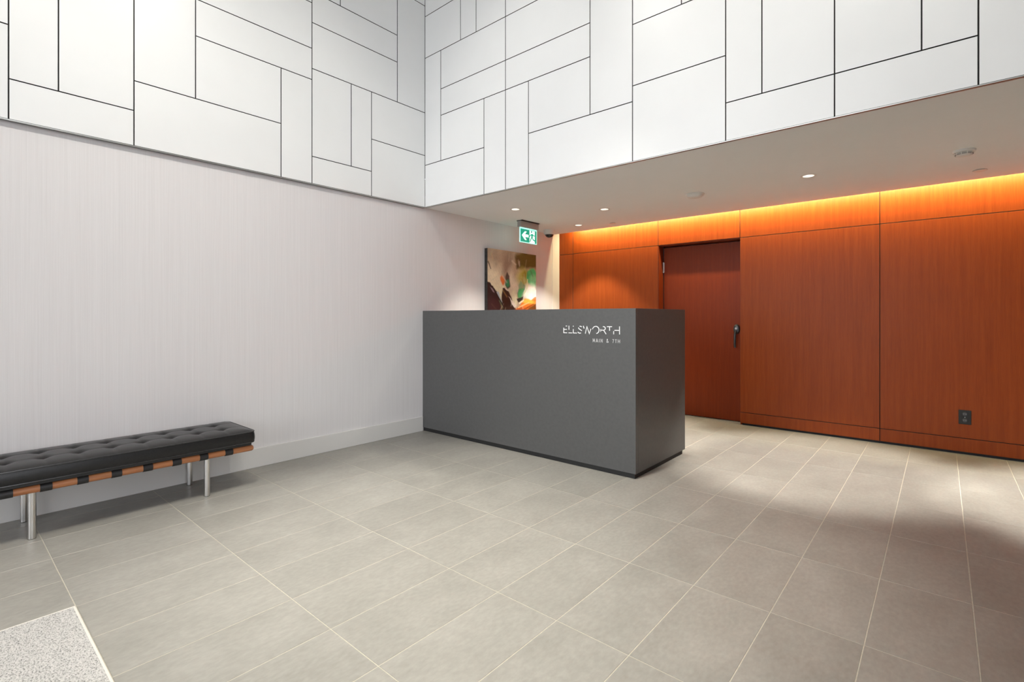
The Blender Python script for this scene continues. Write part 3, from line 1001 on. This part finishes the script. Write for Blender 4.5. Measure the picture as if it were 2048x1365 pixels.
    blend(poly([(0.31, 0.62), (0.36, 0.62), (0.41, 0.68), (0.39, 0.68)], 0.008), 'e8ddd0')
    # thin brush marks, drawn straight
    s = S + wob(0.004, 40)
    q = Q + wob(0.004, 40)
    for k in range(34):
        x0, y0 = rng.uniform(0, 1), rng.uniform(0, 1.0)
        a = rng.normal(1.2, 0.5)
        L_ = rng.uniform(0.04, 0.16)
        dx, dy = math.cos(a) * L_, math.sin(a) * L_
        w = rng.uniform(0.006, 0.022)
        col = ['efe6cf', '6b5a48', 'cdbfa2', 'd8b070', 'a9c99a', 'f6efdf', '5a4a40'][k % 7]
        blend(0.38 * np.clip(poly([(x0, y0), (x0 + w, y0 - w), (x0 + dx, y0 + dy), (x0 + dx - w, y0 + dy + w)], 0.020), 0, 1), col)
    for pts, col in (([(0.60, 0.93), (0.84, 0.84), (0.85, 0.855), (0.61, 0.95)], 'f0c48a'), ([(0.66, 0.99), (0.95, 0.86), (0.955, 0.88), (0.68, 1.01)], '9c4a1c'),
                     ([(0.62, 0.86), (0.72, 0.80), (0.73, 0.815), (0.63, 0.88)], 'f4ead2'), ([(0.0, 0.22), (0.015, 0.2), (0.07, 0.33), (0.055, 0.33)], '5f5244'),
                     ([(0.72, 0.70), (0.77, 0.62), (0.785, 0.63), (0.735, 0.715)], 'd8e8b8'), ([(0.80, 0.44), (0.82, 0.44), (0.80, 0.62), (0.78, 0.62)], 'e4e7b4'),
                     ([(0.02, 0.57), (0.10, 0.60), (0.30, 0.90), (0.29, 0.92), (0.09, 0.63)], '171214')):
        blend(poly(pts, 0.010), col)
    C *= (1 + wob(0.10, 160, 8) + wob(0.10, 60, 6))[..., None]
    return np.clip(C, 0, 1)
nu, nv = 170, 190
vh = 0.742 / (PZ1 - PZ0)      # share of the canvas seen above the desk
uu, vv_ = np.meshgrid(np.linspace(0, 1, nu + 1), np.linspace(0, 1, nv + 1), indexing='ij')
cols_arr = paint_colours(uu, vv_ / vh)
verts = []
W_, H_ = PY1 - PY0, PZ1 - PZ0
for i in range(nu + 1):
    for j in range(nv + 1):
        lum = float(cols_arr[i, j].mean())
        verts.append((0.0492 + 0.0010 * lum, -W_ / 2 + W_ * i / nu, H_ * (1 - j / nv)))
faces = [(i * (nv + 1) + j, i * (nv + 1) + j + 1, (i + 1) * (nv + 1) + j + 1, (i + 1) * (nv + 1) + j) for i in range(nu) for j in range(nv)]
pm = bpy.data.meshes.new('painted_canvas')
pm.from_pydata(verts, [], faces)
ca = pm.color_attributes.new('paint', 'FLOAT_COLOR', 'POINT')
flat = np.ones((len(verts), 4), dtype=np.float32)
flat[:, :3] = cols_arr.reshape(-1, 3)
ca.data.foreach_set('color', flat.ravel())
m, nt, b = new_mat('oil_paint')
at = N(nt, 'ShaderNodeAttribute', attribute_name='paint')
nt.links.new(at.outputs['Color'], b.inputs['Base Color'])
b.inputs['Roughness'].default_value = 0.45
M['oil_paint'] = m
pm.materials.append(m)
po_ = bpy.data.objects.new('painted_canvas', pm)
COL.objects.link(po_)
po_.parent = pt

# ------------------------------------------------------------------ exit sign hanging from the low ceiling
ex = empty('exit_sign', (-3.785, 4.712, ZS))
tag(ex, 'green and white running man exit sign with arrow under the low ceiling', 'exit sign')
bm = bmesh.new()
bm_box(bm, -0.045, 0.045, -0.165, 0.165, -0.010, 0.0, 0.002)
finish('canopy', bm, 'dark_gap', ex)
bm = bmesh.new()
bm_box(bm, -0.026, 0.026, -0.175, 0.175, -0.080, -0.010, 0.003)
finish('housing', bm, 'grey_plastic', ex)
# lit panel: edge frame, green field, white door field, pictogram
EZ0, EZ1, EH = -0.258, -0.088, 0.163
bm = bmesh.new()
bm_box(bm, -0.0045, 0.0045, -EH, EH, EZ0, EZ1 + 0.008, 0.001)
pane = finish('light_panel', bm, 'sign_edge', ex)
def sign_poly(name, pts, mat, x, parent):
    bm = bmesh.new()
    a = [bm.verts.new((x, y, z)) for y, z in pts]
    c = [bm.verts.new((x - 0.0006, y, z)) for y, z in pts]
    bm.faces.new(a); bm.faces.new(list(reversed(c)))
    for k in range(len(pts)):
        k2 = (k + 1) % len(pts)
        bm.faces.new((a[k], c[k], c[k2], a[k2]))
    return finish(name, bm, mat, parent)
zm = lambda t: EZ0 + (EZ1 - EZ0) * t       # t 0..1 bottom to top
ym = lambda t: -EH + 2 * EH * t            # t 0..1 left to right seen from the room
sign_poly('green_field', [(ym(.03), zm(.05)), (ym(.97), zm(.05)), (ym(.97), zm(.95)), (ym(.03), zm(.95))], 'sign_green', 0.0056, pane)
sign_poly('door_field', [(ym(.55), zm(.05)), (ym(.86), zm(.05)), (ym(.86), zm(.92)), (ym(.55), zm(.92))], 'sign_white', 0.0066, pane)
sign_poly('arrow', [(ym(.10), zm(.50)), (ym(.28), zm(.80)), (ym(.38), zm(.80)), (ym(.28), zm(.59)), (ym(.49), zm(.59)), (ym(.49), zm(.41)),
                    (ym(.28), zm(.41)), (ym(.38), zm(.20)), (ym(.28), zm(.20))], 'sign_white', 0.0066, pane)
bm = bmesh.new()
def lim(pts, w):
    P = [(ym(a), zm(c)) for a, c in pts]
    tmp = bmesh.new()
    bm_stroke(tmp, P, w, -0.0078, -0.0070)
    for f in tmp.faces:
        bm.faces.new([bm.verts.new((-v.co.y, v.co.x, v.co.z)) for v in f.verts])
    tmp.free()
lim([(.70, .70), (.69, .44)], 0.030)                       # torso
lim([(.68, .66), (.58, .58), (.55, .46)], 0.013)           # leading arm
lim([(.72, .68), (.80, .58), (.85, .60)], 0.013)           # trailing arm
lim([(.68, .46), (.62, .30), (.57, .10)], 0.016)           # leading leg
lim([(.70, .46), (.76, .30), (.86, .24)], 0.016)           # trailing leg
hd = [(ym(.66) + 0.0125 * math.cos(2 * math.pi * k / 16), zm(.84) + 0.0125 * math.sin(2 * math.pi * k / 16)) for k in range(16)]
bm.faces.new([bm.verts.new((0.0078, y, z)) for y, z in hd])
finish('running_figure', bm, 'sign_green', pane)

# ------------------------------------------------------------------ dome camera, smoke detector, speaker, sprinkler covers
dc = empty('dome_camera', (-3.93, 5.335, ZS))
dc.scale = (1.32, 1.32, 1.15)
tag(dc, 'white dome security camera with dark lens by the exit sign', 'camera')
bm = bmesh.new()
bm_lathe(bm, [(0, 0), (0.058, 0), (0.0585, -0.004), (0.057, -0.030), (0.052, -0.046), (0.045, -0.052), (0, -0.052)], (0, 0, 0), 36)
finish('housing', bm, 'white_plastic', dc, True)
bm = bmesh.new()
bm_lathe(bm, [(0.0415, -0.050)] + [(0.0415 * math.cos(math.radians(a)), -0.052 - 0.036 * math.sin(math.radians(a))) for a in range(0, 90, 10)] + [(0, -0.088)], (0, 0, 0), 32)
finish('dome', bm, 'dome', dc, True)
bm = bmesh.new()
bm_lathe(bm, [(0.0405, -0.050), (0.046, -0.0515), (0.045, -0.056), (0.041, -0.055)], (0, 0, 0), 32)
finish('ring', bm, 'grey_plastic', dc, True)

sd = empty('smoke_detector', (0.118, 4.64, ZS))
tag(sd, 'round white smoke detector with dark vent slots on the low ceiling', 'smoke detector')
bm = bmesh.new()
bm_lathe(bm, [(0, 0), (0.062, 0), (0.063, -0.004), (0.060, -0.014), (0.054, -0.018), (0, -0.018)], (0, 0, 0), 40)
finish('base', bm, 'white_plastic', sd, True)
bm = bmesh.new()
bm_lathe(bm, [(0.049, -0.016), (0.049, -0.030), (0, -0.030)], (0, 0, 0), 40)
finish('vent_gap', bm, 'dark_gap', sd, True)
for z0, z1, r0, r1 in ((-0.0205, -0.0235, 0.0525, 0.0515), (-0.026, -0.0285, 0.0505, 0.0490)):
    bm = bmesh.new()
    bm_lathe(bm, [(r0 - 0.004, z0), (r0, z0), (r1, z1), (r1 - 0.004, z1), (r0 - 0.004, z0)], (0, 0, 0), 40)
    finish('vent_ring', bm, 'white_plastic', sd, True)
bm = bmesh.new()
bm_lathe(bm, [(0, -0.041), (0.022, -0.040), (0.038, -0.036), (0.045, -0.0305), (0, -0.0305)], (0, 0, 0), 40)
finish('cap', bm, 'white_plastic', sd, True)
for k in range(10):
    a = 2 * math.pi * k / 10
    c, s_ = math.cos(a), math.sin(a)
    bm = bmesh.new()
    vs = []
    for rr, dz in ((0.046, -0.017), (0.0525, -0.017), (0.0495, -0.0305), (0.044, -0.0305)):
        for w in (-0.0025, 0.0025):
            vs.append(bm.verts.new((c * rr - s_ * w, s_ * rr + c * w, dz)))
    for q in ((0, 2, 4, 6), (1, 7, 5, 3), (2, 3, 5, 4), (0, 1, 3, 2), (4, 5, 7, 6), (0, 6, 7, 1)):
        bm.faces.new([vs[i] for i in q])
    finish('rib', bm, 'white_plastic', sd)
bm = bmesh.new()
bm_lathe(bm, [(0, -0.0008), (0.003, -0.0008), (0.003, 0.001), (0, 0.001)], (-0.046, -0.028, -0.0175), 10)
finish('indicator', bm, 'dark_gap', sd)

sp = empty('ceiling_speaker', (-1.745, 4.66, ZS))
tag(sp, 'shallow round white ceiling disc between the downlights', 'ceiling disc')
bm = bmesh.new()
bm_lathe(bm, [(0, 0), (0.082, 0), (0.084, -0.003), (0.080, -0.007), (0.074, -0.008)], (0, 0, 0), 44)
finish('rim', bm, 'white_plastic', sp, True)
bm = bmesh.new()
bm_lathe(bm, [(0.075, -0.006), (0.070, -0.020), (0.058, -0.030), (0.035, -0.035), (0, -0.036)], (0, 0, 0), 44)
finish('cover', bm, 'white_plastic', sp, True)

for (x, y, lab) in ((0.228, 5.34, 'flat white sprinkler cover disc below the smoke detector, near the wood wall'),
                    (-3.053, 5.445, 'flat white sprinkler cover disc near the wood wall, above the door side of the desk')):
    s = empty('sprinkler_cover', (x, y, ZS))
    tag(s, lab, 'sprinkler', 'sprinkler covers')
    bm = bmesh.new()
    bm_lathe(bm, [(0, -0.006), (0.041, -0.006), (0.043, -0.005), (0.043, -0.0035), (0, -0.0035)], (0, 0, 0), 36)
    finish('plate', bm, 'white_plastic', s, True)
    bm = bmesh.new()
    bm_lathe(bm, [(0, -0.0036), (0.034, -0.0036), (0.034, 0.0), (0, 0.0)], (0, 0, 0), 28)
    finish('collar', bm, 'dark_gap', s, True)

# ------------------------------------------------------------------ entrance mat let into the floor
mt = empty('entrance_mat', ((MAT_X0 + MAT_X1) / 2, (YF + MAT_Y1) / 2, 0))
tag(mt, 'speckled grey entrance mat with pale metal edge in the tile floor', 'mat')
def mbox(name, dims, mat):
    o = box(name, dims, mat, bevel=0.0006)
    o.parent = mt
    o.location = Vector(o.location) - mt.location
    return o
e = 0.007
xa, xb, ya, yb = MAT_X0 - 0.020, MAT_X1 - 0.004, YF + 0.07, MAT_Y1 - 0.002
xa = MAT_X0 - 0.0005
mbox('pile', (xa + e, xb - e, ya + e, yb - e, -0.002, 0.0035), 'mat_pile')
mbox('edge_trim', (xa, xa + e, ya, yb, -0.002, 0.004), 'mat_trim')
mbox('edge_trim', (xb - e, xb, ya, yb, -0.002, 0.004), 'mat_trim')
mbox('edge_trim', (xa + e, xb - e, yb - e, yb, -0.002, 0.004), 'mat_trim')
mbox('edge_trim', (xa + e, xb - e, ya, ya + e, -0.002, 0.004), 'mat_trim')
